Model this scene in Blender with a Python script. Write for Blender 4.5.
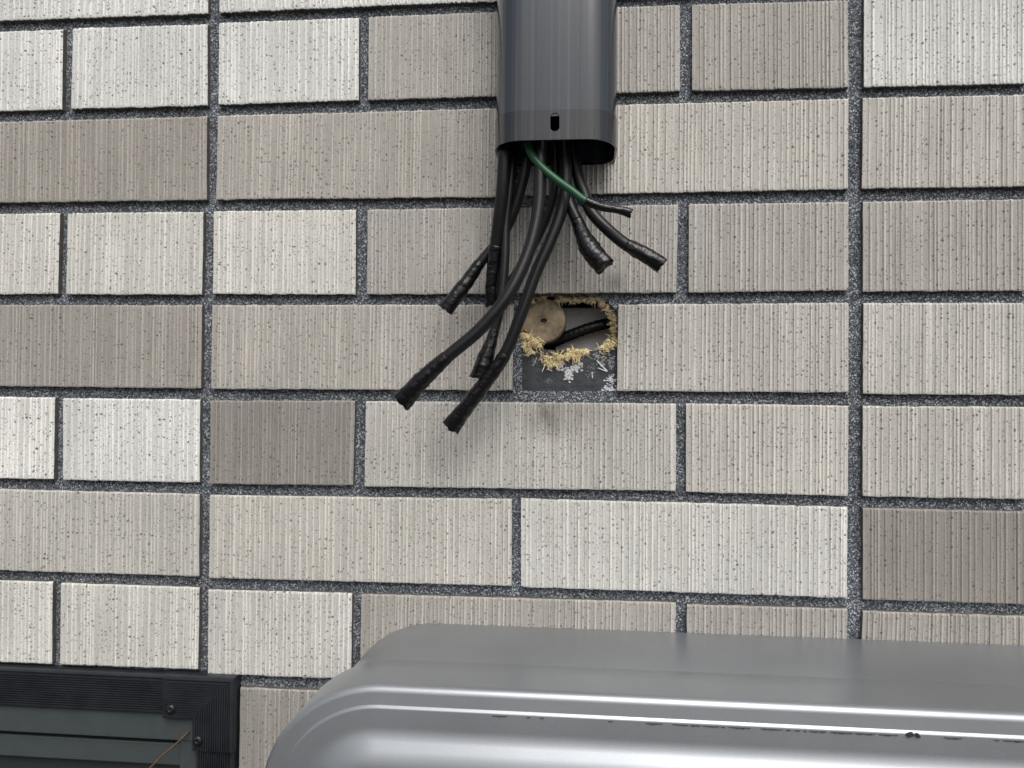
import bpy, bmesh, math, random
from mathutils import Vector, Matrix, noise
random.seed(11)
for o in list(bpy.data.objects): bpy.data.objects.remove(o)
S = bpy.context.scene
COL = S.collection

# ------------------------------------------------------------------ camera
W = 0.117                      # half-tile pitch in metres (108 mm tile + joint)
HP = 0.6058 * W                # course pitch (about 71 mm)
F_PX = 769.0
DIST = 4.7255 * W              # camera to tile face, about 0.55 m
CAM_Z = 1.60
CU, CV = 2.406, -3.0186        # camera foot point in half-tile pitches from joint 0 / course 0
def rot3(r):
    v = Vector(r); th = v.length
    return Matrix.Rotation(th, 3, v.normalized())
R_WC = rot3((-0.0139, -0.0933, -0.0085))        # wall frame -> camera frame
A = Matrix(((1, 0, 0), (0, 0, -1), (0, 1, 0)))   # wall frame (x, up, out) -> Blender (x, -out, up)
CAM = Vector((0, -DIST, CAM_Z))
ROT = A @ R_WC.transposed()
cam_d = bpy.data.cameras.new('camera'); cam = bpy.data.objects.new('camera', cam_d); COL.objects.link(cam)
cam.matrix_world = Matrix.Translation(CAM) @ ROT.to_4x4()
cam_d.sensor_width = 36; cam_d.lens = F_PX / 1024 * 36
cam_d.clip_start = 0.01; cam_d.clip_end = 2000
S.camera = cam
S.render.resolution_x = 1024; S.render.resolution_y = 768

# ------------------------------------------------------------------ sky and sun (bright overcast)
SUN_EL, SUN_AZ = math.radians(50), math.radians(17)     # azimuth measured from straight in front of the wall, minus = left side
wd = bpy.data.worlds.new('World'); S.world = wd; wd.use_nodes = True
nt = wd.node_tree
bg = nt.nodes['Background']; bg.inputs['Strength'].default_value = 0.12
sky = nt.nodes.new('ShaderNodeTexSky'); sky.sky_type = 'NISHITA'; sky.sun_disc = False
sky.sun_elevation = SUN_EL
sun_dir = Vector((math.sin(SUN_AZ) * math.cos(SUN_EL), -math.cos(SUN_AZ) * math.cos(SUN_EL), math.sin(SUN_EL)))
sky.sun_rotation = math.atan2(sun_dir.x, sun_dir.y)
sky.air_density = 1.0; sky.dust_density = 6.0; sky.ozone_density = 1.0
hs = nt.nodes.new('ShaderNodeHueSaturation'); hs.inputs['Saturation'].default_value = 0.35   # cloud veil: greyer than clear air
nt.links.new(sky.outputs['Color'], hs.inputs['Color']); nt.links.new(hs.outputs['Color'], bg.inputs['Color'])
sl = bpy.data.lights.new('sun', 'SUN'); sl.energy = 1.3; sl.angle = math.radians(45); sl.color = (1, .985, .965)
so = bpy.data.objects.new('sun', sl); COL.objects.link(so)
so.rotation_euler = (-sun_dir).to_track_quat('-Z', 'Y').to_euler(); so.location = (0, -3, 5)
S.view_settings.view_transform = 'Standard'; S.view_settings.look = 'None'
S.view_settings.exposure = 0.02; S.view_settings.gamma = 1.0
S.render.engine = 'CYCLES'

# ------------------------------------------------------------------ helpers
def at(px, py, d=0.0):
    """photo pixel -> point on the plane d metres in front of the tile face"""
    v = ROT @ Vector(((px - 512) / F_PX, -(py - 384) / F_PX, -1))
    k = (-d - CAM.y) / v.y
    return CAM + v * k
def uv(u, v, d=0.0):
    """tile grid coordinate -> point"""
    return Vector(((u - CU) * W, -d, CAM_Z - (v * HP + CV * W)))
def link(name, me, mat, parent=None, smooth=False):
    o = bpy.data.objects.new(name, me); COL.objects.link(o)
    if mat: me.materials.append(mat)
    if parent: o.parent = parent
    if smooth: me.polygons.foreach_set('use_smooth', [True] * len(me.polygons))
    return o
def from_bm(name, bm, mat, parent=None, smooth=False, recalc=True):
    if recalc: bmesh.ops.recalc_face_normals(bm, faces=bm.faces)
    me = bpy.data.meshes.new(name); bm.to_mesh(me); bm.free()
    return link(name, me, mat, parent, smooth)
def empty(name, loc=(0, 0, 0)):
    o = bpy.data.objects.new(name, None); COL.objects.link(o); o.location = loc; o.empty_display_size = .05
    return o
def tag(o, label, cat, group=None):
    o['label'] = label; o['category'] = cat
    if group: o['group'] = group
    return o
def keep(o, parent):
    """parent without moving: parents are unrotated empties"""
    o.parent = parent; o.matrix_parent_inverse = Matrix.Translation(-Vector(parent.location)); return o
def box(bm, x0, x1, y0, y1, z0, z1, bev=0.0):
    r = bmesh.ops.create_cube(bm, size=1)
    vs = r['verts']
    for v in vs:
        v.co = Vector((x0 + (v.co.x + .5) * (x1 - x0), y0 + (v.co.y + .5) * (y1 - y0), z0 + (v.co.z + .5) * (z1 - z0)))
    if bev:
        es = list({e for v in vs for e in v.link_edges})
        bmesh.ops.bevel(bm, geom=es, offset=bev, segments=2, affect='EDGES', profile=.5)

# ------------------------------------------------------------------ materials
def mat(name):
    m = bpy.data.materials.new(name); m.use_nodes = True
    return m, m.node_tree, m.node_tree.nodes['Principled BSDF']
def N(t, kind, **kw):
    n = t.nodes.new(kind)
    for k, v in kw.items():
        if k in n.inputs: n.inputs[k].default_value = v
        else: setattr(n, k, v)
    return n
def ramp(t, fac, stops, interp='LINEAR'):
    r = t.nodes.new('ShaderNodeValToRGB'); r.color_ramp.interpolation = interp
    while len(r.color_ramp.elements) < len(stops): r.color_ramp.elements.new(.5)
    for e, (p, c) in zip(r.color_ramp.elements, stops):
        e.position = p; e.color = (c, c, c, 1) if isinstance(c, (int, float)) else (*c, 1)
    t.links.new(fac, r.inputs['Fac']); return r.outputs['Color']
def mixc(t, fac, a, b, mode='MIX'):
    m = t.nodes.new('ShaderNodeMix'); m.data_type = 'RGBA'; m.blend_type = mode
    if isinstance(fac, (int, float)): m.inputs[0].default_value = fac
    else: t.links.new(fac, m.inputs[0])
    for s, c in ((6, a), (7, b)):
        if isinstance(c, tuple): m.inputs[s].default_value = (*c, 1)
        else: t.links.new(c, m.inputs[s])
    return m.outputs[2]
def math_n(t, op, a, b=None, c=None):
    m = t.nodes.new('ShaderNodeMath'); m.operation = op
    for i, v in enumerate((a, b, c)):
        if v is None: continue
        if isinstance(v, (int, float)): m.inputs[i].default_value = v
        else: t.links.new(v, m.inputs[i])
    return m.outputs[0]
def pos(t): return t.nodes.new('ShaderNodeNewGeometry').outputs['Position']
def vscale(t, vec, s):
    m = t.nodes.new('ShaderNodeVectorMath'); m.operation = 'MULTIPLY'; m.inputs[1].default_value = s
    t.links.new(vec, m.inputs[0]); return m.outputs[0]
def bump(t, bs, h, strength, dist):
    b = N(t, 'ShaderNodeBump'); b.inputs['Strength'].default_value = strength; b.inputs['Distance'].default_value = dist
    t.links.new(h, b.inputs['Height']); t.links.new(b.outputs['Normal'], bs.inputs['Normal'])
def noise_n(t, vec, scale, detail=2, rough=.5):
    n = N(t, 'ShaderNodeTexNoise'); n.inputs['Scale'].default_value = scale
    n.inputs['Detail'].default_value = detail; n.inputs['Roughness'].default_value = rough
    t.links.new(vec, n.inputs['Vector']); return n.outputs['Fac']

def tile_material():
    m, t, b = mat('speckled_ceramic')
    P = pos(t)
    oi = t.nodes.new('ShaderNodeObjectInfo')
    c = oi.outputs['Color']
    # cloudy glaze and vertical drag streaks
    g1 = ramp(t, noise_n(t, P, 14, 3), [(.3, .93), (.7, 1.05)])
    c = mixc(t, 1, c, g1, 'MULTIPLY')
    st = ramp(t, noise_n(t, vscale(t, P, (1, 1, .06)), 260, 3), [(.3, .88), (.7, 1.08)])
    c = mixc(t, 1, c, st, 'MULTIPLY')
    gr = ramp(t, noise_n(t, P, 1300, 2), [(.25, .84), (.75, 1.13)])
    c = mixc(t, 1, c, gr, 'MULTIPLY')
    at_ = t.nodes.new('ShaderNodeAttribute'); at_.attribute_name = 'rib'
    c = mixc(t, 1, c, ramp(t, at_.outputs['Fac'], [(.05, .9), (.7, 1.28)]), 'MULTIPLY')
    # iron specks: two sizes, irregular
    nz = N(t, 'ShaderNodeTexNoise'); nz.inputs['Scale'].default_value = 420; t.links.new(P, nz.inputs['Vector'])
    dv = t.nodes.new('ShaderNodeVectorMath'); dv.operation = 'MULTIPLY_ADD'
    t.links.new(nz.outputs['Color'], dv.inputs[0]); dv.inputs[1].default_value = (.0022,) * 3; t.links.new(P, dv.inputs[2])
    Pd = dv.outputs[0]
    for sc, thr, wob, dark in ((300, .4, .21, (.11, .105, .1)), (520, .48, .22, (.18, .17, .16))):
        vo = N(t, 'ShaderNodeTexVoronoi'); vo.voronoi_dimensions = '2D'; vo.inputs['Scale'].default_value = sc
        sw = t.nodes.new('ShaderNodeSeparateXYZ'); t.links.new(Pd, sw.inputs[0])
        cb = t.nodes.new('ShaderNodeCombineXYZ'); t.links.new(sw.outputs[0], cb.inputs[0]); t.links.new(sw.outputs[2], cb.inputs[1])
        t.links.new(cb.outputs[0], vo.inputs['Vector'])
        sp = t.nodes.new('ShaderNodeSeparateColor'); t.links.new(vo.outputs['Color'], sp.inputs[0])
        keepc = math_n(t, 'GREATER_THAN', sp.outputs[0], thr)
        rad = math_n(t, 'MULTIPLY_ADD', sp.outputs[1], wob, .08)
        d = math_n(t, 'SUBTRACT', rad, vo.outputs['Distance'])
        msk = math_n(t, 'MULTIPLY', math_n(t, 'MULTIPLY', d, 9), keepc)
        cl = t.nodes.new('ShaderNodeClamp'); t.links.new(msk, cl.inputs[0])
        op = math_n(t, 'MULTIPLY', cl.outputs[0], math_n(t, 'MULTIPLY_ADD', sp.outputs[2], .5, .5))
        c = mixc(t, op, c, dark)
    # smoky smudge left around the opening
    def smudge(px, py, r, amt, c):
        ce = at(px, py)
        vm = t.nodes.new('ShaderNodeVectorMath'); vm.operation = 'DISTANCE'; t.links.new(P, vm.inputs[0]); vm.inputs[1].default_value = ce
        f = math_n(t, 'SUBTRACT', 1, math_n(t, 'DIVIDE', vm.outputs['Value'], r))
        f = math_n(t, 'MULTIPLY', f, math_n(t, 'MULTIPLY', noise_n(t, vscale(t, P, (1, 1, .35)), 120, 3), amt))
        k = t.nodes.new('ShaderNodeClamp'); t.links.new(f, k.inputs[0])
        return mixc(t, k.outputs[0], c, (.12, .11, .1))
    c = smudge(548, 414, .024, 1.3, c)
    c = smudge(585, 412, .03, .55, c)
    c = smudge(614, 283, .01, 1.2, c)
    t.links.new(c, b.inputs['Base Color'])
    b.inputs['Roughness'].default_value = .72
    b.inputs['Specular IOR Level'].default_value = .3
    h = mixc(t, .5, noise_n(t, P, 900, 3), noise_n(t, P, 2600, 2))
    bump(t, b, h, .35, .0006)
    return m
M_TILE = tile_material()

M_TILE_EDGE = None
def grout_material():
    m, t, b = mat('sandy_grout'); P = pos(t)
    vo = N(t, 'ShaderNodeTexVoronoi'); vo.inputs['Scale'].default_value = 1250; t.links.new(P, vo.inputs['Vector'])
    sp = t.nodes.new('ShaderNodeSeparateColor'); t.links.new(vo.outputs['Color'], sp.inputs[0])
    c = ramp(t, sp.outputs[0], [(0, (.02, .025, .031)), (.42, (.068, .08, .096)), (.72, (.15, .168, .19)), (.9, (.33, .35, .375)), (1, (.58, .6, .62))])
    big = ramp(t, noise_n(t, P, 30, 3), [(.3, .8), (.7, 1.2)])
    c = mixc(t, 1, c, big, 'MULTIPLY')
    t.links.new(c, b.inputs['Base Color']); b.inputs['Roughness'].default_value = .85
    h = mixc(t, .5, vo.outputs['Distance'], noise_n(t, P, 1500, 2))
    bump(t, b, h, .9, .001)
    return m
M_GROUT = grout_material()

def plain(name, col, rough, metal=0.0, spec=.5, ns=0, namt=.15, bs=0, bd=.0003, bstr=.3, coat=0):
    m, t, b = mat(name); P = pos(t)
    if ns:
        g = ramp(t, noise_n(t, P, ns, 4, .6), [(.25, 1 - namt), (.75, 1 + namt)])
        t.links.new(mixc(t, 1, (*col,), g, 'MULTIPLY'), b.inputs['Base Color'])
    else: b.inputs['Base Color'].default_value = (*col, 1)
    b.inputs['Roughness'].default_value = rough; b.inputs['Metallic'].default_value = metal
    b.inputs['Specular IOR Level'].default_value = spec
    if coat: b.inputs['Coat Weight'].default_value = coat; b.inputs['Coat Roughness'].default_value = .12
    if bs: bump(t, b, noise_n(t, P, bs, 3), bstr, bd)
    return m
M_TILE_EDGE = plain('shaded_tile_edge', (.11, .105, .095), .9, ns=200, namt=.4)     # unglazed sides; shade on sides and undersides painted in as dark colour
M_SHEATH = plain('cable_sheath', (.0085, .009, .0105), .34, spec=.36, ns=160, namt=.25, bs=500, bd=.0002)
M_TAPE = plain('vinyl_tape', (.004, .004, .005), .2, spec=.45, ns=200, namt=.3, bs=420, bd=.0009, bstr=.5)
M_GREEN = plain('green_sheath', (.008, .075, .03), .4, ns=200, namt=.15, bs=500, bd=.0001)
M_TRIM = plain('black_plastic_trim', (.017, .020, .025), .45, ns=90, namt=.4, bs=700, bd=.0001)
M_SASH = plain('grey_green_sash', (.055, .068, .068), .38, ns=60, namt=.12, bs=500, bd=.0001)
M_PANE = plain('dark_pane', (.03, .036, .038), .12, ns=8, namt=.2)
M_SCREW = plain('blackened_steel', (.03, .032, .035), .35, metal=.6, ns=500, namt=.4)
M_ADHES = plain('dark_adhesive', (.038, .043, .05), .55, ns=130, namt=.45, bs=240, bd=.0012, bstr=.5)
M_CORE = plain('tan_fibre_core', (.34, .27, .18), .9, ns=300, namt=.4, bs=500, bd=.002, bstr=.8)
M_PLUG = plain('tan_plug', (.33, .265, .18), .85, ns=75, namt=.6, bs=300, bd=.0015, bstr=.6)
M_FLUFF = plain('yellow_wool', (.92, .79, .47), .8, ns=250, namt=.3)
M_FLUFF2 = plain('tan_wool', (.46, .37, .22), .85, ns=250, namt=.3)
M_PLASTER = plain('white_plaster', (.66, .67, .69), .85, ns=300, namt=.3, bs=500, bd=.002, bstr=.7)
M_BOARD = plain('grey_inner_board', (.75, .76, .78), .7, ns=80, namt=.15)
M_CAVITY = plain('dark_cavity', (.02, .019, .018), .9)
M_TWIG = plain('brown_twig', (.085, .05, .03), .75, ns=300, namt=.5)
M_DIRT = plain('dark_dirt', (.035, .034, .034), .9, ns=600, namt=.5)
M_GROUND = plain('dark_asphalt', (.065, .063, .06), .9, ns=9, namt=.25, bs=80, bd=.01, bstr=.6)

def duct_material(col=(.028, .036, .048)):
    m, t, b = mat('grey_pvc'); P = pos(t)
    g = ramp(t, noise_n(t, vscale(t, P, (1, 1, .03)), 180, 4), [(.3, .85), (.7, 1.15)])
    sx = t.nodes.new('ShaderNodeSeparateXYZ'); t.links.new(P, sx.inputs[0]); cx = t.nodes.new('ShaderNodeCombineXYZ'); t.links.new(sx.outputs[0], cx.inputs[0])
    streak = ramp(t, noise_n(t, vscale(t, cx.outputs[0], (1, 1, 1)), 210, 3, .7), [(.5, 0), (.74, 1)])
    sm = math_n(t, 'MULTIPLY', math_n(t, 'MULTIPLY', streak, .38), noise_n(t, P, 9, 3))        # rain-washed dust lines
    t.links.new(mixc(t, sm, mixc(t, 1, col, g, 'MULTIPLY'), (.27, .26, .23)), b.inputs['Base Color'])
    r = ramp(t, noise_n(t, vscale(t, P, (1, 1, .05)), 60, 4), [(.3, .16), (.7, .24)]); t.links.new(r, b.inputs['Roughness'])
    b.inputs['IOR'].default_value = 1.55; b.inputs['Coat Weight'].default_value = .35; b.inputs['Coat Roughness'].default_value = .1
    bump(t, b, noise_n(t, vscale(t, P, (1, 1, .02)), 70, 2), .25, .0016)
    return m
M_DUCT = duct_material()
M_COLLAR = duct_material((.014, .017, .022))

def casing_material():
    m, t, b = mat('silver_paint'); P = pos(t)
    fl = ramp(t, noise_n(t, P, 2600, 2), [(.25, .9), (.75, 1.1)])
    cl = ramp(t, noise_n(t, P, 12, 4), [(.3, .93), (.7, 1.05)])
    c = mixc(t, 1, mixc(t, 1, (.345, .365, .39), fl, 'MULTIPLY'), cl, 'MULTIPLY')
    t.links.new(c, b.inputs['Base Color'])
    b.inputs['Metallic'].default_value = .7
    r = ramp(t, noise_n(t, P, 30, 4), [(.3, .33), (.7, .37)]); t.links.new(r, b.inputs['Roughness'])
    bump(t, b, noise_n(t, P, 1500, 2), .08, .0003)
    return m
M_CASE = casing_material()

# ------------------------------------------------------------------ ground
bm = bmesh.new()
bmesh.ops.create_grid(bm, x_segments=8, y_segments=8, size=400)
g = from_bm('ground', bm, M_GROUND); g['kind'] = 'structure'

# ------------------------------------------------------------------ tiled wall
wall = empty('tiled_wall', (0, 0, 0))
tag(wall, 'house wall of pale ribbed speckled tiles with dark sandy joints', 'wall')
GROUT_Y = .0046                                 # joints lie this far behind the tile face
U0, U1, V0, V1 = -8, 12, -6, 16                  # grid extent that is tiled

# window position (photo corner of its outer trim, on the wall)
win_tr = at(238.5, 674.5); WIN_X1, WIN_Z1 = win_tr.x, at(120, 669.3).z
WIN_X0, WIN_Z0 = WIN_X1 - .70, WIN_Z1 - .50

def rib_profile(w, rng, coarse):
    """list of (x, height) across a tile: rough flats of different level parted by narrow raised ribs"""
    w *= 1000; x = rng.uniform(1.0, 2.6)
    pts = [(0.0, .25), (x, .25)]
    while x < w - 3.2:
        p = rng.choice((2.2, 2.6, 3.0, 3.4, 3.8, 4.6, 5.4)) * (1.6 if coarse else 1)
        ridge = rng.uniform(.4, 1.1); h = rng.uniform(.42, .9)
        x1 = min(x + p, w - 1.9)
        nl = rng.choice((-.38, -.28, -.2, -.1, 0, .1))
        a = x + rng.uniform(.4, .75); b = x1 - ridge - rng.uniform(.4, .8)
        if b > a + .15:
            pts += [(a, nl), (b, nl + rng.uniform(-.15, .15))]
        else: pts.append(((a + b) / 2, max(nl, -.1)))
        pts += [(x1 - ridge, h), (x1, h * rng.uniform(.8, 1))]
        x = x1
    pts += [(w - 1.3, .25), (w, .2)]
    out = [pts[0]]
    for q_ in pts[1:]:
        if q_[0] > out[-1][0] + .06: out.append(q_)
    out[-1] = (w, .2)
    return [(a / w, b / 1000) for a, b in out]

def tile(q, col, seed, coarse=False):
    """q = TL, TR, BR, BL points on the tile face"""
    rng = random.Random(seed)
    tl, tr, br, bl = q
    w = (tr - tl).length; h = (tl - bl).length
    c0 = (tl + tr + br + bl) / 4
    prof = rib_profile(w, rng, coarse)
    e = .0011 / h
    ts = [0, 0, e * .45, e * 1.2] + ([.5] if coarse else [.15, .3, .45, .6, .75, .88]) + [1 - e * 1.2, 1 - e * .45, 1, 1]
    n = len(ts)
    cols = [(-1, prof[0][0], 0)] + [(0, s, hh) for s, hh in prof] + [(1, prof[-1][0], 0)]
    verts = []; faces = []
    for side, s, hh in cols:
        for j, t in enumerate(ts):
            p = tl.lerp(tr, s).lerp(bl.lerp(br, s), t)
            rnd = noise.noise(Vector((p.x * 130, p.z * 130, seed * .37)))
            rn2 = noise.noise(Vector((p.x * 420, p.z * 420, seed * .37 + 9)))
            if j == 0 or j == n - 1 or side: y = .0075
            else:
                edge = (.0010, .0004, 0)[min(j - 1, 2)] if j < 4 else ((.0004, .0001, 0)[min(n - 2 - j, 2)] if n - 2 - j < 3 else 0)
                k = 1 if 3 <= j <= n - 4 else .75
                y = -(hh * k - edge) - rn2 * .00010
                if s <= 0 or s >= 1: y += .0003
            if j <= 1 or j >= n - 2: p = p + Vector((0, 0, rnd * .00045 + rn2 * .0002 + (hh * .22 if j >= n - 2 else 0)))
            if s <= 0 or s >= 1: p = p + Vector((rnd * .0003, 0, 0))
            verts.append((p.x - c0.x, y, p.z - c0.z))
    for i in range(len(cols) - 1):
        for j in range(n - 1):
            a = i * n + j
            faces.append((a, a + 1, a + n + 1, a + n))
    me = bpy.data.meshes.new('tile'); me.from_pydata(verts, [], faces); me.update()
    at_ = me.attributes.new('rib', 'FLOAT', 'POINT')       # rib height: raised ribs take a paler colour, flats a darker one
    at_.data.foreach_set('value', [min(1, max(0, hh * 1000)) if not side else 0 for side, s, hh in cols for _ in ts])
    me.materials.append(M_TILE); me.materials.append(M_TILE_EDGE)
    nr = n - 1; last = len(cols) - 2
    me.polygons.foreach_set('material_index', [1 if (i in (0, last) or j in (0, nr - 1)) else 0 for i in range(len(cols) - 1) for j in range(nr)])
    o = link('tile', me, None); o.location = (c0.x, 0, c0.z); o.color = (*col, 1)
    o.parent = wall
    return o

TONE = {'B': (.69, .69, .66), 'L': (.62, .613, .575), 'G': (.525, .51, .472), 'M': (.435, .415, .381), 'T': (.375, .356, .324), 'D': (.295, .277, .25)}
def tone(k, rng):
    c = TONE[k]; f = rng.uniform(.96, 1.05); w = rng.uniform(-.005, .005)
    return (c[0] * f + w * .6, c[1] * f, c[2] * f - w)

Q = {}   # (u0, u1, row) -> photo corners TL TR BR BL, tone
def q(u0, u1, v, k, *c): Q[(u0, u1, v)] = (c, k)
q(-2, 0, 0, 'B', None, None, (208, 13.5), None);  q(0, 2, 0, 'B', None, None, None, (219.5, 12.5)); q(2, 4, 0, 'L', None, None, None, None)
q(-3, -1, 1, 'B', None, (63, 29), (62, 109.5), None)
q(-1, 0, 1, 'B', (73, 28), (207.5, 24), (207.5, 105.5), (71, 109)); q(0, 1, 1, 'B', (219, 22.5), (359, 17.5), (358.5, 100.5), (218.5, 104.5))
q(1, 3, 1, 'M', (369, 16.5), (680, 4.5), (680, 91), (368, 100)); q(3, 4, 1, 'M', (692, 4), (848, 0), (848.5, 87.5), (692, 90.5))
q(4, 5, 1, 'B', (864, -2), None, None, (864, 87))
q(-2, 0, 2, 'T', None, (207, 116), (206.5, 200), None); q(0, 2, 2, 'M', (218, 115.5), (512, 107.5), (511, 197), (216, 199.5))
q(2, 4, 2, 'G', (526, 107), (848.5, 98.5), (848, 189), (525, 195.5)); q(4, 6, 2, 'G', (863, 97.5), None, None, (862, 188.5))
q(-3, -1, 3, 'L', None, (60, 213), (58, 294), None); q(-1, 0, 3, 'L', (68, 213), (203.5, 211.5), (202, 294.5), (66, 294.5))
q(0, 1, 3, 'L', (214, 211), (356, 209.5), (355.5, 294.5), (213, 294)); q(1, 3, 3, 'M', (367.5, 209.5), (678, 204.5), (676.5, 292.5), (367, 294.5))
q(3, 4, 3, 'M', (689, 204), (848.5, 202), (848.5, 290.5), (688.5, 292.5)); q(4, 5, 3, 'M', (863, 201.5), None, None, (863, 291.5))
q(-2, 0, 4, 'T', None, (202, 305), (201, 388.5), None); q(0, 2, 4, 'M', (212.5, 305), (513.5, 304.5), (512.5, 390.5), (211, 389))
q(2.65, 4, 4, 'G', (618.5, 304.5), (848.5, 302.5), (848.5, 392.5), (617, 391)); q(4, 6, 4, 'G', (863.5, 303), None, None, (863, 394))
q(-3, -1, 5, 'B', None, (55, 397.5), (53.5, 479.5), None); q(-1, 0, 5, 'B', (63, 398), (200, 399.5), (199.5, 482.5), (63, 480))
q(0, 1, 5, 'D', (210.5, 400.5), (355, 400.5), (353, 485.5), (210, 484)); q(1, 3, 5, 'G', (366, 401), (676, 403.5), (676, 491), (364.5, 486.5))
q(3, 4, 5, 'G', (686, 403.5), (848.5, 405.5), (848, 496), (686, 492)); q(4, 5, 5, 'G', (863, 406), None, None, (862.5, 496.5))
q(-2, 0, 6, 'G', None, (199.5, 494), (199, 576.5), None); q(0, 2, 6, 'G', (210, 495), (512, 499), (511.5, 586), (209, 578))
q(2, 4, 6, 'L', (521, 498.5), (847.5, 507), (847, 598), (521, 587)); q(4, 6, 6, 'D', (863, 508), None, None, (863, 599.5))
q(-3, -1, 7, 'L', None, (52.5, 582), (52, 664), None); q(-1, 0, 7, 'L', (61, 583), (199.5, 587.5), (198, 669.5), (60, 664.5))
q(0, 1, 7, 'L', (208.5, 589.5), (352, 593.5), (351, 679), (208, 674)); q(1, 3, 7, 'T', (361.5, 594), (676, 602.5), None, (360, 680))
q(3, 4, 7, 'T', (687, 604.5), (847.5, 609), None, None); q(4, 5, 7, 'T', (863, 611), None, None, None)
q(0, 2, 8, 'T', (207, 686), None, None, None)

HG = .0354                       # half a joint, in pitches
def grid_corner(u, v, su, sv): return uv(u + su * HG, v) + Vector((0, 0, -sv * HG * W))
rngc = random.Random(5)
count = 0
for v in range(V0, V1):
    u = U0
    pat = (1, 2, 1) if v % 2 else (2, 2)
    while u < U1:
        for wd_ in pat:
            a, b = u, u + wd_; u = b
            key = (a, b, v)
            if v == 4 and a == 2: key = (2.65, 4, 4)
            meas, k = Q.get(key, ((None,) * 4, rngc.choice('BLLGGMMT')))
            cor = []
            for i, (uu, vv, su, sv) in enumerate(((key[0], v, 1, 1), (b, v, -1, 1), (b, v + 1, -1, -1), (key[0], v + 1, 1, -1))):
                cor.append(at(*meas[i]) if meas[i] else grid_corner(uu, vv, su, sv))
            # leave out, or cut back, what the window covers
            e_ = .0015; xl, xr, zt, zbm = cor[0].x, cor[1].x, max(cor[0].z, cor[1].z), min(cor[2].z, cor[3].z)
            if xr > WIN_X0 and xl < WIN_X1 and zt > WIN_Z0 and zbm < WIN_Z1:
                def put(ix, axis, val):
                    for i in ix: cor[i] = Vector((val, 0, cor[i].z)) if axis == 'x' else Vector((cor[i].x, 0, val))
                if zt > WIN_Z1 + .03:
                    if xl < WIN_X1 - .03: put((2, 3), 'z', max(WIN_Z1 + e_ * .8, zbm))
                elif xr > WIN_X1 + .012: put((0, 3), 'x', WIN_X1 + e_)
                elif xl < WIN_X0 - .012: put((1, 2), 'x', WIN_X0 - e_)
                elif zbm < WIN_Z0 - .012: put((0, 1), 'z', WIN_Z0 - e_)
                else: continue
            vis = key in Q
            tile(cor, tone(k, rngc), count + 3, coarse=not vis)
            count += 1

# ---- joints: one sheet with openings for the window and the broken-out patch
def loop_edges(bm, pts):
    vs = [bm.verts.new(p) for p in pts]
    return [bm.edges.new((vs[i], vs[(i + 1) % len(vs)])) for i in range(len(vs))]
def sheet(name, outer, holes, depth, material, skirt=0.0):
    bm = bmesh.new(); es = loop_edges(bm, outer); hs_ = []
    for h in holes: hs_.append(loop_edges(bm, h))
    bmesh.ops.triangle_fill(bm, edges=es + [e for h in hs_ for e in h], use_beauty=True)
    if skirt:
        for h in hs_:
            r = bmesh.ops.extrude_edge_only(bm, edges=h)
            for vv in r['geom']:
                if isinstance(vv, bmesh.types.BMVert): vv.co.y += skirt
    return from_bm(name, bm, material, wall)
def ragged(pts, d, sub, amp, seed):
    out = []
    P = [at(px, py, -d) for px, py in pts]
    for i in range(len(P)):
        a, b = P[i], P[(i + 1) % len(P)]
        for k in range(sub):
            p = a.lerp(b, k / sub)
            n = noise.noise(p * 260 + Vector((seed, 0, 0))); n2 = noise.noise(p * 260 + Vector((0, seed, 50)))
            out.append(p + Vector((n * amp, 0, n2 * amp)))
    return out
OPEN = [(522, 391), (521, 340), (518, 328), (517.5, 312), (521, 301), (529, 296.5), (545, 294.8), (585, 295.2), (600, 298), (610, 304), (617.3, 310), (617.5, 391)]
HOLE = [(519.5, 312), (523, 302), (530, 298), (545, 296.5), (565, 297), (585, 297), (598, 299.5), (606, 304), (611, 312), (612.5, 325), (611.5, 338), (608, 346), (600, 350),
        (585, 351.5), (570, 352.5), (558, 352), (545, 349), (535, 345), (526, 338), (520.5, 328)]
x0, x1 = uv(U0, 0).x + .002, uv(U1, 0).x - .002
z1 = uv(0, V0).z + .01; zlo = uv(0, V1).z - .002
sheet('grout_bed', [Vector((x0, GROUT_Y, zlo)), Vector((x1, GROUT_Y, zlo)), Vector((x1, GROUT_Y, z1)), Vector((x0, GROUT_Y, z1))],
      [[Vector((WIN_X0 + .004, GROUT_Y, WIN_Z0 + .004)), Vector((WIN_X1 - .004, GROUT_Y, WIN_Z0 + .004)), Vector((WIN_X1 - .004, GROUT_Y, WIN_Z1 - .004)), Vector((WIN_X0 + .004, GROUT_Y, WIN_Z1 - .004))],
       ragged(OPEN, GROUT_Y, 6, .0009, 3)], GROUT_Y, M_GROUT, skirt=.004)
PATCH_Y = .0066
outer = [at(px, py, -PATCH_Y) for px, py in ((508, 398), (508, 286), (626, 286), (626, 398))]
hole_l = ragged(HOLE, PATCH_Y, 5, .0011, 8)
sheet('adhesive_patch', outer, [hole_l], PATCH_Y, M_ADHES)
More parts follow.
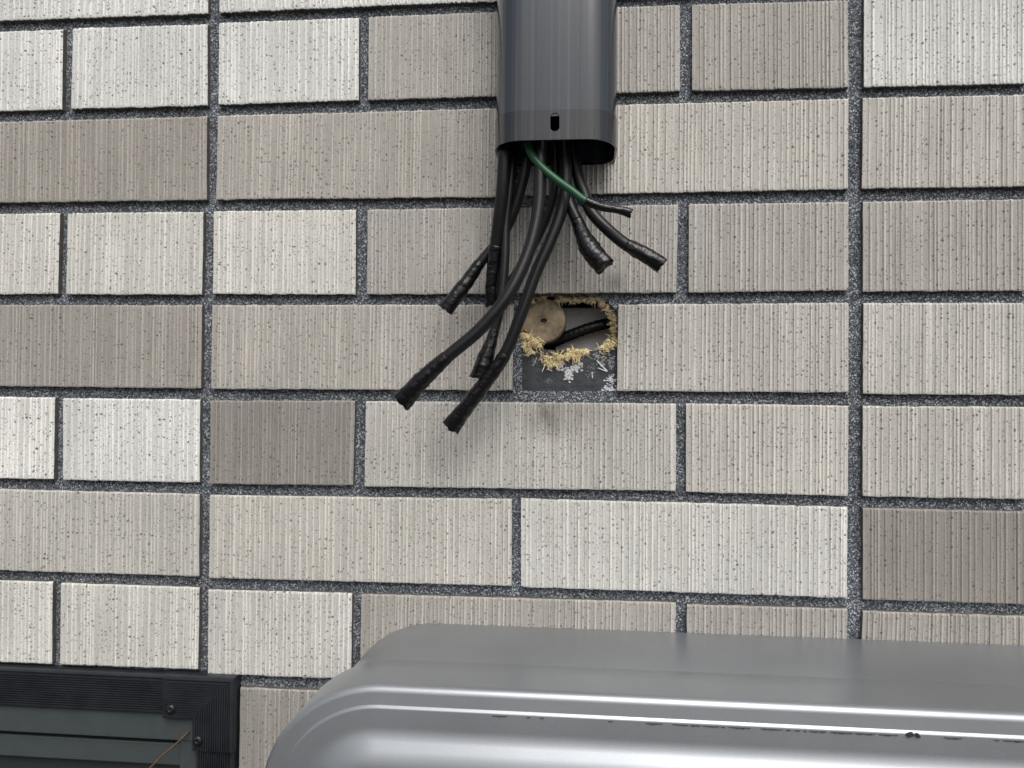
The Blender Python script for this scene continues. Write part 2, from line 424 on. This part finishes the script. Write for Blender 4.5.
# thickness of the board seen inside the opening, and the cavity behind
bm = bmesh.new()
es = loop_edges(bm, [p + Vector((0, .0003, 0)) for p in hole_l])
r = bmesh.ops.extrude_edge_only(bm, edges=es)
cen = sum(hole_l, Vector()) / len(hole_l)
for vv in r['geom']:
    if isinstance(vv, bmesh.types.BMVert):
        vv.co.y += .013; dlt = vv.co - cen; vv.co.x += dlt.x * .05; vv.co.z += dlt.z * .05
from_bm('board_edge', bm, M_CORE, wall)
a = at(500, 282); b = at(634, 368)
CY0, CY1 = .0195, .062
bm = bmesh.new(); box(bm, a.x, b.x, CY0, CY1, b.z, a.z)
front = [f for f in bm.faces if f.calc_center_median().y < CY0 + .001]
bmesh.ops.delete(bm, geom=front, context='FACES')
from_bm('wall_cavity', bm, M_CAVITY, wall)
bm = bmesh.new()
p0 = at(556, 309, -.045); p1 = at(622, 352, -.045)
box(bm, p0.x, p1.x, .036, .044, p1.z, p0.z, .001)
ib = from_bm('inner_board', bm, M_BOARD, wall)
# main wall body behind everything
bm = bmesh.new()
for (xa, xb, za, zb) in ((x0, WIN_X0, 0, z1), (b.x, x1, 0, z1), (WIN_X0, WIN_X1, 0, WIN_Z0), (WIN_X0, WIN_X1, WIN_Z1, z1), (WIN_X1, a.x, 0, z1), (a.x, b.x, 0, b.z), (a.x, b.x, a.z, z1)):
    box(bm, xa, xb, .0195, .14, za, zb)
from_bm('wall_core', bm, plain('cement_core', (.3, .29, .28), .9, ns=40), wall)

# ---- fibres and crumbs round the opening
def strand(bm, p, d, ln, r, rng):
    """a thin bent three-sided fibre"""
    d = d.normalized(); side = d.cross(Vector((rng.uniform(-1, 1), rng.uniform(-1, 1), rng.uniform(-1, 1)))).normalized()
    up = d.cross(side); bend = Vector((rng.uniform(-1, 1), rng.uniform(-1, .3), rng.uniform(-1, .6))) * ln * .5
    prev = None
    for k in range(4):
        t = k / 3; c = p + d * ln * t + bend * t * t; rr = r * (1 - .6 * t)
        ring = [bm.verts.new(c + (side * math.cos(x) + up * math.sin(x)) * rr) for x in (0, 2.09, 4.19)]
        if prev:
            for i in range(3): bm.faces.new((prev[i], prev[(i + 1) % 3], ring[(i + 1) % 3], ring[i]))
        prev = ring
def clump(bm, p, r, rng):
    res = bmesh.ops.create_icosphere(bm, subdivisions=2, radius=1)
    off = Vector((rng.uniform(0, 99),) * 3)
    for v in res['verts']:
        n = v.co.copy(); k = 1 + .55 * noise.noise(n * 1.7 + off) + .3 * noise.noise(n * 4 + off)
        v.co = p + Vector((n.x * r * k, n.y * r * .55 * k, n.z * r * k * .8))
rngf = random.Random(4)
def fluff(name, segs, material, n, ln, nclump, rcl, y):
    bm = bmesh.new()
    for (ax, ay, bx_, by_, spread, wgt) in segs:
        for _ in range(int(n * wgt)):
            t = rngf.random()
            p = at(ax + (bx_ - ax) * t + rngf.gauss(0, spread), ay + (by_ - ay) * t + rngf.gauss(0, spread), -(y + rngf.uniform(-.003, .003)))
            strand(bm, p, Vector((rngf.uniform(-1, 1), rngf.uniform(-.8, .15), rngf.uniform(-1.1, .7))), ln * rngf.uniform(.4, 1.2), rngf.uniform(.00018, .00042), rngf)
        for _ in range(int(nclump * wgt)):
            t = rngf.random()
            p = at(ax + (bx_ - ax) * t + rngf.gauss(0, spread * .8), ay + (by_ - ay) * t + rngf.gauss(0, spread * .8), -(y + rngf.uniform(-.001, .003)))
            clump(bm, p, rcl * rngf.uniform(.5, 1.2), rngf)
    o = from_bm(name, bm, material, wall); o['kind'] = 'stuff'; return o
fluff('insulation_fluff', [(521, 334, 540, 346, 2.6, .9), (523, 344, 532, 352, 2.2, .5), (543, 358, 583, 354, 2.6, 1.5), (545, 361, 556, 364, 1.8, .4), (602, 352, 613, 341, 2.4, .7), (568, 352, 586, 351, 1.5, .5)],
      M_FLUFF, 170, .0042, 22, .0016, PATCH_Y - .001)
fluff('insulation_fluff', [(523, 303, 545, 297, 1.5, .5), (556, 300, 598, 300, 1.6, 1.2), (600, 300, 613, 318, 1.6, 1.0), (613, 318, 614, 340, 1.4, .9), (519, 312, 520, 330, 1.2, .5)],
      M_FLUFF2, 110, .0034, 34, .0017, PATCH_Y - .0003)
# plaster smears and scratches left on the adhesive
def smear(pts, r, seed, mt):
    rng = random.Random(seed); bm = bmesh.new()
    for (px, py) in pts:
        for _ in range(26):
            p = at(px + rng.gauss(0, 2.3), py + rng.gauss(0, 2.0), -PATCH_Y + .0001)
            res = bmesh.ops.create_icosphere(bm, subdivisions=2, radius=1); off = Vector((rng.uniform(0, 50), 0, 3)); rr = r * rng.uniform(.12, .62)
            for v in res['verts']:
                n = v.co.copy(); k = 1 + .7 * noise.noise(n * 1.9 + off)
                v.co = p + Vector((n.x * rr * k, n.y * .0004, n.z * rr * k * .8))
    o = from_bm('plaster_residue', bm, mt, wall); o['kind'] = 'stuff'; return o
smear([(560, 366), (565, 370), (569, 374), (574, 370), (578, 367), (568, 378)], .0018, 2, M_PLASTER)
smear([(598, 357), (604, 355), (601, 362), (611, 360), (612, 366)], .0014, 3, plain('grey_plaster', (.3, .31, .34), .85, ns=300, namt=.4))
smear([(609, 378), (612, 382), (607, 389), (613, 389)], .0015, 4, M_PLASTER)
smear([(592, 368), (590, 374), (549, 381), (534, 362)], .001, 5, plain('dull_plaster', (.2, .21, .23), .85, ns=300, namt=.4))
def scratch(pts, r):
    bm = bmesh.new(); prev = None
    for px, py in pts:
        c = at(px, py, -PATCH_Y + .0008)
        ring = [bm.verts.new(c + Vector((math.cos(x) * r, math.sin(x) * r * .5, math.sin(x + .6) * r))) for x in (0, 1.57, 3.14, 4.71)]
        if prev:
            for i in range(4): bm.faces.new((prev[i], prev[(i + 1) % 4], ring[(i + 1) % 4], ring[i]))
        prev = ring
    from_bm('plaster_streak', bm, M_PLASTER, wall)
scratch([(597, 360.5), (600, 364), (604, 368), (607, 371)], .0005)
scratch([(598, 368), (602, 369.5), (607, 371.5)], .0004)
scratch([(592, 372), (592.5, 378)], .0004)
scratch([(548, 369), (552, 371)], .0004)
scratch([(533, 366), (535, 361)], .0003)

# ------------------------------------------------------------------ things inside the opening
c = at(543.5, 320.5, -.011)
plug = empty('pipe_plug', (c.x, .011, c.z)); tag(plug, 'round tan plug with a small centre hole, inside the wall opening', 'plug')
bm = bmesh.new(); seg = 40; R = .0162; prev = None
for (yy, rr) in ((.045, R), (.0125, R), (.0113, R * .97), (.0108, R * .9), (.0112, R * .5), (.0113, R * .2), (.0122, R * .16), (.018, R * .14), (.018, .0001)):
    ring = []
    for i in range(seg):
        an = i / seg * 2 * math.pi; k = 1 + .018 * noise.noise(Vector((math.cos(an) * 2, math.sin(an) * 2, yy * 80)))
        ring.append(bm.verts.new((math.cos(an) * rr * k, yy - .011 + .0003 * noise.noise(Vector((math.cos(an) * rr * 400, math.sin(an) * rr * 400, 2))), math.sin(an) * rr * k)))
    if prev:
        for i in range(seg): bm.faces.new((prev[i], prev[(i + 1) % seg], ring[(i + 1) % seg], ring[i]))
    prev = ring
from_bm('plug_body', bm, M_PLUG, plug, True)
bm = bmesh.new()
for i in range(24):
    a0, a1 = i / 24 * 2 * math.pi, (i + 1) / 24 * 2 * math.pi
    vs = [bm.verts.new((math.cos(x) * rr * 1.25, yy, math.sin(x) * rr * .85)) for x in (a0, a1) for rr, yy in ((R * .2, .0006), (R * .16, -.0004), (R * .12, .0008))]
    bm.faces.new((vs[0], vs[1], vs[4], vs[3])); bm.faces.new((vs[1], vs[2], vs[5], vs[4]))
from_bm('centre_ring', bm, M_CORE, plug, True)

# ------------------------------------------------------------------ tubes
def catmull(P, n):
    out = []
    P = [P[0] * 2 - P[1]] + P + [P[-1] * 2 - P[-2]]
    for i in range(1, len(P) - 2):
        for k in range(n):
            t = k / n; a, b, c_, d = P[i - 1], P[i], P[i + 1], P[i + 2]
            out.append(.5 * ((2 * b) + (c_ - a) * t + (2 * a - 5 * b + 4 * c_ - d) * t * t + (3 * b - a - 3 * c_ + d) * t ** 3))
    out.append(P[-2]); return out
def frames(path):
    fr = []; ref = Vector((.2, 1, .1))
    for i, p in enumerate(path):
        d = (path[min(i + 1, len(path) - 1)] - path[max(i - 1, 0)]).normalized()
        s = d.cross(ref).normalized(); u = s.cross(d).normalized(); ref = u
        fr.append((p, d, s, u))
    return fr
def tube(name, path, rad, material, parent=None, seg=16, cap=True):
    """rad(i, angle, fraction) -> radius, or a number"""
    bm = bmesh.new(); prev = None; rings = []; fr = frames(path); n = len(fr)
    for i, (p, d, s, u) in enumerate(fr):
        ring = []
        for k in range(seg):
            an = k / seg * 2 * math.pi
            r = rad(i / (n - 1), an) if callable(rad) else rad
            off = r if isinstance(r, tuple) else (r, r, 0)
            ring.append(bm.verts.new(p + s * math.cos(an) * off[0] + u * math.sin(an) * off[1] + d * off[2]))
        if prev:
            for k in range(seg): bm.faces.new((prev[k], prev[(k + 1) % seg], ring[(k + 1) % seg], ring[k]))
        prev = ring; rings.append(ring)
    if cap:
        bm.faces.new(rings[0][::-1])
        last = rings[-1]; cpt = bm.verts.new(sum((v.co for v in last), Vector()) / seg - fr[-1][1] * .0012)
        for k in range(seg): bm.faces.new((last[k], last[(k + 1) % seg], cpt))
    return from_bm(name, bm, material, parent, True)
def resample(path, step):
    out = [path[0]]; acc = 0
    for a, b in zip(path, path[1:]):
        L = (b - a).length; pos_ = step - acc
        while pos_ < L: out.append(a.lerp(b, pos_ / L)); pos_ += step
        acc = (acc + L) % step if L else acc
    out.append(path[-1]); return out

def cable(label, pts, r, tape_from, tape_r, tip, group=None, sheath=M_SHEATH, seed=1, aspect=1.0, flap=True):
    """pts: (px, py, distance from wall); tape_from: index of the first taped point"""
    P = [at(px, py, d) for px, py, d in pts]
    path = resample(catmull(P, 14), .0015)
    tp = P[tape_from]; j = min(range(len(path)), key=lambda i: (path[i] - tp).length)
    end = path[-1]
    body = tube('cable', path[:max(j + 4, 6)] if j + 4 < len(path) else path, lambda f, an: (r * aspect, r, 0), sheath)
    tpath = resample(path[j:], .0007)
    if len(tpath) < 5: tpath = path[-6:]
    L = len(tpath) * .0007
    rg = random.Random(seed); ph = rg.uniform(0, 6); pitch = rg.uniform(.006, .0085)
    def rad(f, an):
        s = f * L
        saw = ((s / pitch + an / (2 * math.pi) + ph) % 1.0)
        k = r * 1.1 + (tape_r - r * 1.1) * min(1, f / .55) ** 1.3
        k *= 1 + .05 * (saw - .5) * min(1, f * 8 + .3)
        nz = noise.noise(Vector((math.cos(an) * 1.6, math.sin(an) * 1.6, s * 130 + seed * 7)))
        nz2 = noise.noise(Vector((math.cos(an) * 4, math.sin(an) * 4, s * 420 + seed * 3)))
        k *= 1 + .09 * nz + .05 * nz2
        if f < .02: k *= .97
        e = max(0, (f - .72) / .28)            # flattened, ragged end
        ax = 0
        if f > .97: ax = .0022 * noise.noise(Vector((math.cos(an) * 2.2, math.sin(an) * 2.2, seed * 5.1)))
        return (k * (1 + (tip - 1) * e), k * (1 - .32 * e), ax)
    tw = tube('tape_wrap', tpath, rad, M_TAPE, body, 22)
    # loose flap of tape
    if flap:
        fr = frames(tpath)
        i0 = int(len(fr) * rg.uniform(.25, .45)); p, d, s, u = fr[i0]
        sgn = rg.choice((-1, 1)); bm = bmesh.new(); prev = None
        for k in range(6):
            t = k / 5; ang = .5 + t * 1.1
            c_ = p + (s * sgn * math.cos(ang) - u * math.sin(ang) * -.2) * (tape_r * (1.0 + .42 * t)) + d * (.001 * t)
            wdt = .0026 * (1 - .5 * t)
            a_ = bm.verts.new(c_ - d * wdt + u * .0004); b_ = bm.verts.new(c_ + d * wdt * (1 - .3 * t)); c2 = bm.verts.new(c_ + s * sgn * .0006)
            if prev:
                bm.faces.new((prev[0], prev[1], b_, a_)); bm.faces.new((prev[1], prev[2], c2, b_)); bm.faces.new((prev[2], prev[0], a_, c2))
            prev = (a_, b_, c2)
        bm.faces.new(prev)
        from_bm('tape_flap', bm, M_TAPE, tw)
    # origins at the cable's own top
    tag(body, label, 'cable', group)
    return body

mm = .001
def D(*t): return [(x, y, d * mm) for x, y, d in t]
G = 'cut cables hanging from the duct'
cable('black cable hanging nearly straight down from the left corner of the duct', D((506, 60, 34), (506, 120, 36), (504.5, 152, 38), (502, 195, 36), (496, 245, 30), (492.5, 283, 26), (492, 306, 25)), .0044, 4, .0050, 1.0, G, seed=1, flap=False)
cable('black cable bending left to a taped end just over the wide joint', D((526, 60, 30), (528, 120, 30), (527, 160, 30), (515, 208, 27), (501, 237, 24), (481, 262, 24), (464, 286, 26), (445, 310, 29)), .0036, 5, .0052, 1.15, G, seed=2)
cable('thin black cable with a fat shiny taped end, beneath the longest cable', D((512, 60, 26), (513, 120, 27), (512, 166, 28), (506, 220, 30), (505, 258, 32), (502, 295, 34), (495, 329, 36), (478, 379, 40)), .0031, 6, .0056, 1.12, G, seed=3, flap=False)
cable('longest thick black cable sweeping left, its taped end over the tile below', D((541, 60, 40), (541, 130, 42), (540, 172, 44), (538, 212, 47), (528, 253, 52), (508, 295, 58), (480, 329, 60), (447, 357, 60), (420, 382, 58), (401, 403, 56)), .0042, 7, .0060, 1.2, G, seed=4)
cable('black cable dropping lowest, its taped tip on the tile beneath the opening', D((562, 60, 32), (564, 130, 32), (566, 180, 34), (561, 212, 36), (550, 242, 38), (535.5, 274, 40), (521.5, 313, 42), (505, 354, 42), (485, 383, 40), (450, 428, 36)), .0040, 7, .0053, 1.25, G, seed=5)
cable('short black cable tucked behind the longest cable, its end hidden', D((552, 60, 22), (554, 130, 22), (555, 185, 22), (547, 217, 20), (531, 250, 18), (513, 278, 16), (499, 302, 15)), .0030, 5, .0038, 1.0, G, seed=6, flap=False)
cable('short black cable with a bulbous taped end just above the opening', D((563, 60, 24), (564, 130, 25), (566, 180, 27), (569, 201, 30), (577, 221, 34), (586, 242, 38), (595, 255, 41), (605, 267, 44)), .0040, 4, .0069, 1.0, G, seed=7, flap=False)
cable('black cable bending right to a crumpled taped end near the vertical joint', D((571, 60, 26), (572, 130, 26), (577, 171, 27), (584, 193, 29), (591, 211, 31), (606, 228, 34), (626, 244.5, 37), (646, 255, 39), (662, 266, 41)), .0041, 6, .0054, 1.05, G, seed=8)
cable('thin green wire with black taped tip bending right out of the duct', D((520, 60, 42), (521, 110, 43), (528, 146, 44), (539, 164, 46), (555, 178.5, 48), (571, 190, 50), (585, 200.5, 51), (602, 207, 51), (619, 210, 51), (631, 213.5, 51)), .0027, 6, .0026, 1.25, sheath=M_GREEN, seed=9)
# cable inside the wall
P = [at(*p) for p in ((640, 322, -.03), (612, 323, -.026), (590, 328, -.024), (568, 336, -.026), (548, 344, -.03), (520, 352, -.034))]
ic = tube('cable', resample(catmull(P, 12), .0012), lambda f, an: .0042 * (1 + .05 * math.sin(f * 150)), M_SHEATH); tag(ic, 'black cable running sideways inside the wall opening', 'cable')
P = [at(*p) for p in ((600, 341, -.039), (580, 346, -.038), (560, 345, -.036), (535, 350, -.036))]

# ------------------------------------------------------------------ duct
DX = (at(497.5, 152, .026).x + at(615.5, 155, .026).x) / 2; DW = .0405; DD = .0555
def duct_ring(off, n=14):
    """cross-section (x, distance from wall), open at the back between the two feet"""
    w = DW + off; d = DD + off; rf = .020 + off; rb = .014
    out = []
    for k in range(n + 1):     # back left corner, front left, front right, back right
        a_ = math.pi * 1.5 - k / n * math.pi / 2; out.append((-w + rb + rb * math.cos(a_), rb + rb * math.sin(a_)))
    for k in range(n + 1):
        a_ = math.pi - k / n * math.pi / 2; out.append((-w + rf + rf * math.cos(a_) * 1.0, d - rf * 1.1 + rf * 1.1 * math.sin(a_)))
    return out + [(-x, y) for x, y in out[::-1]]
def duct_shell(bm, z0, z1, off, th, nz=1, flare=0.0):
    rings = []
    for inner in (0, 1):
        for zz in ([z0 + (z1 - z0) * k / nz for k in range(nz + 1)] if not inner else [z1 - (z1 - z0) * k / nz for k in range(nz + 1)]):
            rings.append([bm.verts.new((DX + x, -y - .0012, zz)) for x, y in duct_ring(off - th * inner)])
    rings.append(rings[0]); n = len(rings[0])
    for A_, B_ in zip(rings, rings[1:]):
        for k in range(n): bm.faces.new((A_[k], A_[(k + 1) % n], B_[(k + 1) % n], B_[k]))
zb = at(556, 140.5, DD).z; zs = at(556, 110.5, DD).z; ztop = z1 - .02
duct = empty('cable_duct', (DX, -.02, zb)); tag(duct, 'dark grey plastic cable duct on the wall with an open lower end', 'duct')
bm = bmesh.new(); duct_shell(bm, zs - .004, ztop, 0, .0016, 6)
o = from_bm('duct_cover', bm, M_DUCT, None, True); keep(o, duct)
bm = bmesh.new(); duct_shell(bm, zb, zs, .0007, .0014, 1)
col_o = from_bm('end_collar', bm, M_COLLAR, None, True)
# slot cut through the collar front
sc_ = at(555, 123, DD)
bm = bmesh.new(); ring = []
for k in range(24):
    a_ = k / 24 * 2 * math.pi; zz = math.sin(a_) * .0028 + (.0032 if math.sin(a_) > 0 else -.0032)
    ring.append((math.cos(a_) * .0030, zz))
f0 = [bm.verts.new((sc_.x + x, -DD - .01, sc_.z + z)) for x, z in ring]; f1 = [bm.verts.new((sc_.x + x, -DD + .012, sc_.z + z)) for x, z in ring]
bm.faces.new(f0); bm.faces.new(f1[::-1])
for k in range(24): bm.faces.new((f0[k], f1[k], f1[(k + 1) % 24], f0[(k + 1) % 24]))
cut = from_bm('cutter', bm, None)
def cut_with(o_):
    md = o_.modifiers.new('slot', 'BOOLEAN'); md.object = cut; md.operation = 'DIFFERENCE'; md.solver = 'EXACT'
    dg = bpy.context.evaluated_depsgraph_get(); me = bpy.data.meshes.new_from_object(o_.evaluated_get(dg))
    o_.modifiers.clear(); o_.data = me
cut_with(col_o)
bpy.data.objects.remove(cut)
keep(col_o, duct)
for o_ in (o, col_o):
    for p in o_.data.polygons: p.use_smooth = True
    o_.data.set_sharp_from_angle(angle=math.radians(32))
bm = bmesh.new(); box(bm, DX - .0412, DX + .0412, -.0032, -.0002, zb + .002, ztop - .003)   # base rail against the wall
keep(from_bm('base_rail', bm, M_DUCT), duct)
bm = bmesh.new(); box(bm, DX - .036, DX + .036, -.05, -.004, ztop - .002, ztop + .001, .0005)
keep(from_bm('duct_cap', bm, M_DUCT), duct)

# ------------------------------------------------------------------ silver casing (wall-hung cabinet)
KX0 = -.1835; KX1 = .44; KZ1 = CAM_Z - .1645; KZ0 = KZ1 - .60; KR = .070
case = empty('metal_casing', ((KX0 + KX1) / 2, 0, KZ0)); tag(case, 'large silver painted metal casing with rounded corner and stepped ridges on the wall', 'casing')
def rring(inset, d, side=0, n=18):
    x0_, x1_, z0_, z1_ = KX0 + inset + side, KX1 - inset - side, KZ0 + inset, KZ1 - inset; r = KR - inset; out = []
    for cx, cz, a0 in ((x1_ - r, z1_ - r, 0), (x0_ + r, z1_ - r, 1), (x0_ + r, z0_ + r, 2), (x1_ - r, z0_ + r, 3)):
        for k in range(n + 1):
            a_ = (a0 + k / n) * math.pi / 2; out.append(Vector((cx + r * math.cos(a_), -d, cz + r * math.sin(a_))))
    return out
def loft(name, stations, close_front, material=M_CASE, side=0.0):
    bm = bmesh.new(); prev = None
    for d, ins in stations:
        ring = [bm.verts.new(p) for p in rring(ins * mm, d * mm, side * mm)]
        n = len(ring)
        if prev:
            for k in range(n): bm.faces.new((prev[k], prev[(k + 1) % n], ring[(k + 1) % n], ring[k]))
        prev = ring
    if close_front: bm.faces.new(prev)
    ob = from_bm(name, bm, material, None, True); ob.data.set_sharp_from_angle(angle=math.radians(38)); keep(ob, case); return ob
loft('rear_body', [(.5, 2.0), (40, 2.0), (84, 2.0), (92, 2.0)], False, side=7.5)
def arc(d0, i0, r, a0, a1, n, convex=True):
    """profile arc: slope angle (0 = flat top, 90 = facing front) goes a0 -> a1"""
    out = []; d, ins = d0, i0
    for k in range(n):
        am = math.radians(a0 + (a1 - a0) * (k + .5) / n); st_ = r * math.radians(abs(a1 - a0)) / n
        d += st_ * math.cos(am); ins += st_ * math.sin(am); out.append((d, ins))
    return out
prof = [(83.2, 1.9), (83.2, .5), (83.5, .15), (84, 0), (100, 0), (121.5, 0)]
def line(p, ln, ang): return [(p[0] + ln * math.cos(math.radians(ang)), p[1] + ln * math.sin(math.radians(ang)))]
prof += arc(*prof[-1], 5.0, 0, 82, 10); prof += line(prof[-1], 6.2, 83)
prof += arc(*prof[-1], .5, 83, 46, 3); prof += line(prof[-1], .8, 46); RIDGE2 = prof[-1]
prof += arc(*prof[-1], 2.0, 46, 84, 6); prof += line(prof[-1], 9.0, 84)
prof += arc(*prof[-1], 20, 84, 61, 10); prof += line(prof[-1], 4, 61); prof += arc(*prof[-1], 30, 61, 88, 14)
prof += [(prof[-1][0] + .5, prof[-1][1] + 12)]
cover = loft('front_cover', prof, True)
# flaked paint under the second ridge: ragged dark slivers following the fold
rd, ri = RIDGE2[0] + .95, RIDGE2[1] + 1.5
rng = random.Random(8); bm = bmesh.new(); x = -.055; zc = KZ1 - ri * mm
while x < .30:
    ln = rng.uniform(.0015, .012); dens = .35 if x < 0 else .8
    if rng.random() < dens:
        n = max(3, int(ln / .0012)); up = []; dn = []
        for k in range(n + 1):
            xx = x + ln * k / n; tt = math.sin(math.pi * k / n) ** .5 if 0 < k < n else .05
            hgt = rng.uniform(.15, .7) * tt
            up.append(bm.verts.new((xx, -(rd - .02) * mm, zc - .0001))); dn.append(bm.verts.new((xx, -(rd + .14 + hgt * .26) * mm, zc - hgt * mm - .0001)))
        for k in range(n): bm.faces.new((up[k], up[k + 1], dn[k + 1], dn[k]))
    x += ln + rng.uniform(.0004, .012 if x < 0 else .002)
r = bmesh.ops.extrude_face_region(bm, geom=bm.faces[:])
for v in r['geom']:
    if isinstance(v, bmesh.types.BMVert): v.co.y += .0005
fl = from_bm('flaked_paint', bm, M_DIRT); keep(fl, case); fl['kind'] = 'stuff'; fl['label'] = 'dark flaked paint along the ridge'
bm = bmesh.new(); p = at(912, 733.5, (rd + .5) * mm)
for _ in range(7): clump(bm, Vector((p.x + rng.gauss(0, .0011), p.y, zc + rng.uniform(.0002, .0014))), .0011, rng)
keep(from_bm('dirt_lump', bm, M_DIRT), case)

# ------------------------------------------------------------------ window
win = empty('window', ((WIN_X0 + WIN_X1) / 2, 0, WIN_Z0)); tag(win, 'window with ribbed black trim and grey green sash set in the tiled wall', 'window')
TD = .0068                        # trim stands this far out from the tile face
TW = .0300                        # trim width
def ribbed_bar(name, length, width, ribs, frame_fn, th=TD, lip=True):
    """bar with fine lengthwise ribs; frame_fn(s, t, out) -> point, s along, t across 0..width, out from the tile face"""
    bm = bmesh.new(); sec = [(0, -.007), (0, th - .0018), (.0006, th - .0004), (.0022, th)]
    n = ribs; w0, w1 = .0034, width - .0014
    for k in range(n):
        a_ = w0 + (w1 - w0) * k / n; b_ = w0 + (w1 - w0) * (k + 1) / n; h_ = (b_ - a_)
        sec += [(a_, th - .0013), (a_ + h_ * .3, th - .0013), (a_ + h_ * .45, th), (a_ + h_ * .85, th)]
    sec += [(width - .0008, th - .0003), (width, th - .0012), (width, -.007)]
    ends = [[bm.verts.new(frame_fn(s, t, o_)) for t, o_ in sec] for s in (0, length)]
    m_ = len(sec)
    for k in range(m_): bm.faces.new((ends[0][k], ends[0][(k + 1) % m_], ends[1][(k + 1) % m_], ends[1][k]))
    for e_ in ends: bm.faces.new(e_)
    ob = from_bm(name, bm, M_TRIM); keep(ob, win); return ob
cx_len = .0545                    # corner piece arm length
ribbed_bar('trim_bar', WIN_X1 - WIN_X0 - cx_len - .02, TW - .0012, 14, lambda s, t, o_: Vector((WIN_X1 - cx_len - s + .001, -o_ + .0010, WIN_Z1 - .0006 - t)))
ribbed_bar('trim_bar', WIN_Z1 - WIN_Z0 - cx_len - .02, TW - .0012, 14, lambda s, t, o_: Vector((WIN_X1 - .0006 - t, -o_ + .0010, WIN_Z1 - cx_len - s + .001)))
ribbed_bar('trim_bar', WIN_Z1 - WIN_Z0 - .04, TW - .0012, 14, lambda s, t, o_: Vector((WIN_X0 + .0006 + t, -o_ + .0010, WIN_Z1 - .02 - s)))
ribbed_bar('trim_bar', WIN_X1 - WIN_X0 - .06, TW - .0012, 14, lambda s, t, o_: Vector((WIN_X1 - .03 - s, -o_ + .0010, WIN_Z0 + .0006 + t)))
# mitred corner piece: same ribs running round the corner
CWD = TW + .0020
bm = bmesh.new(); sec = [(0, -.006), (0, TD - .0012), (.0007, TD + .0004), (.0028, TD + .0008)]
w0, w1 = .004, CWD - .0018; nr = 15
for k in range(nr):
    a_ = w0 + (w1 - w0) * k / nr; h_ = (w1 - w0) / nr
    sec += [(a_, TD - .0001), (a_ + h_ * .3, TD - .0001), (a_ + h_ * .45, TD + .0008), (a_ + h_ * .85, TD + .0008)]
sec += [(CWD - .0009, TD + .0005), (CWD, TD - .0006), (CWD, -.006)]
st = [[bm.verts.new((WIN_X1 - cx_len, -o_, WIN_Z1 - t)) for t, o_ in sec], [bm.verts.new((WIN_X1 - t, -o_, WIN_Z1 - t)) for t, o_ in sec], [bm.verts.new((WIN_X1 - t, -o_, WIN_Z1 - cx_len)) for t, o_ in sec]]
for A_, B_ in zip(st, st[1:]):
    for k in range(len(sec)): bm.faces.new((A_[k], A_[(k + 1) % len(sec)], B_[(k + 1) % len(sec)], B_[k]))
bm.faces.new(st[0]); bm.faces.new(st[-1])
corner = from_bm('corner_cover', bm, M_TRIM); keep(corner, win)
def screw(px, py, base):
    c_ = at(px, py, base); bm = bmesh.new(); seg = 20; prev = None; r_ = .0037
    for rr, o_ in ((1, 0), (1, .0009), (.85, .0016), (.5, .0021), (.24, .0022), (.2, .0012), (.001, .0010)):
        ring = []
        for k in range(seg):
            a_ = k / seg * 2 * math.pi; q_ = rr
            if .19 < rr < .55: q_ = rr * (1 + .35 * (abs(math.cos(2 * a_ + .5)) - .5))
            ring.append(bm.verts.new((c_.x + math.cos(a_) * r_ * q_, -base - o_, c_.z + math.sin(a_) * r_ * q_)))
        if prev:
            for k in range(seg): bm.faces.new((prev[k], prev[(k + 1) % seg], ring[(k + 1) % seg], ring[k]))
        prev = ring
    s_ = from_bm('screw', bm, M_SCREW, None, True); keep(s_, win)
screw(171, 709, TD + .0004); screw(198, 740.5, TD + .0004)
# sash: outer frame, a step, inner stile and rail, pane
SX, SZ = WIN_X1 - TW + .001, WIN_Z1 - TW + .001
def fbox(name, x0_, x1_, y0_, y1_, z0_, z1_, m_, bev=.0008):
    bm = bmesh.new(); box(bm, x0_, x1_, y0_, y1_, z0_, z1_, bev); ob = from_bm(name, bm, m_); keep(ob, win); return ob
yb = .05
fbox('sash_rail', WIN_X0 + .02, SX + .004, -.002, yb, at(90, 736, .002).z, SZ + .004, M_SASH)
zr = at(90, 736, .002).z
fbox('sash_groove', WIN_X0 + .02, SX - .004, .0075, yb, zr - .0045, zr - .0003, plain('groove_black', (.008, .008, .008), .6), .0002)
xs_ = at(180, 755, 0).x
fbox('sash_stile', xs_, SX + .004, -.0008, yb, WIN_Z0 + .03, zr - .0002, M_SASH)
fbox('inner_rail', WIN_X0 + .03, xs_ - .0006, .002, yb, at(90, 762, 0).z, zr - .0040, M_SASH)
fbox('pane', WIN_X0 + .03, xs_ - .0004, .008, .014, WIN_Z0 + .03, at(90, 762, 0).z + .001, M_PANE, .0002)
fbox('bottom_rail', WIN_X0 + .02, SX + .004, -.002, yb, WIN_Z0 + .02, WIN_Z0 + .055, M_SASH)

P = [at(*p) for p in ((189, 731.5, .004), (184, 736, .006), (176, 744, .009), (165, 753, .012), (150, 768, .016), (128, 790, .018), (110, 815, .012), (104, 826, .003))]
rt = random.Random(3)
tw = tube('twig', resample(catmull(P, 8), .002), lambda f, an: .00085 * (1 + .3 * noise.noise(Vector((f * 30, an, 1)))), M_TWIG, None, 8)
tag(tw, 'thin brown twig leaning across the window corner', 'twig')
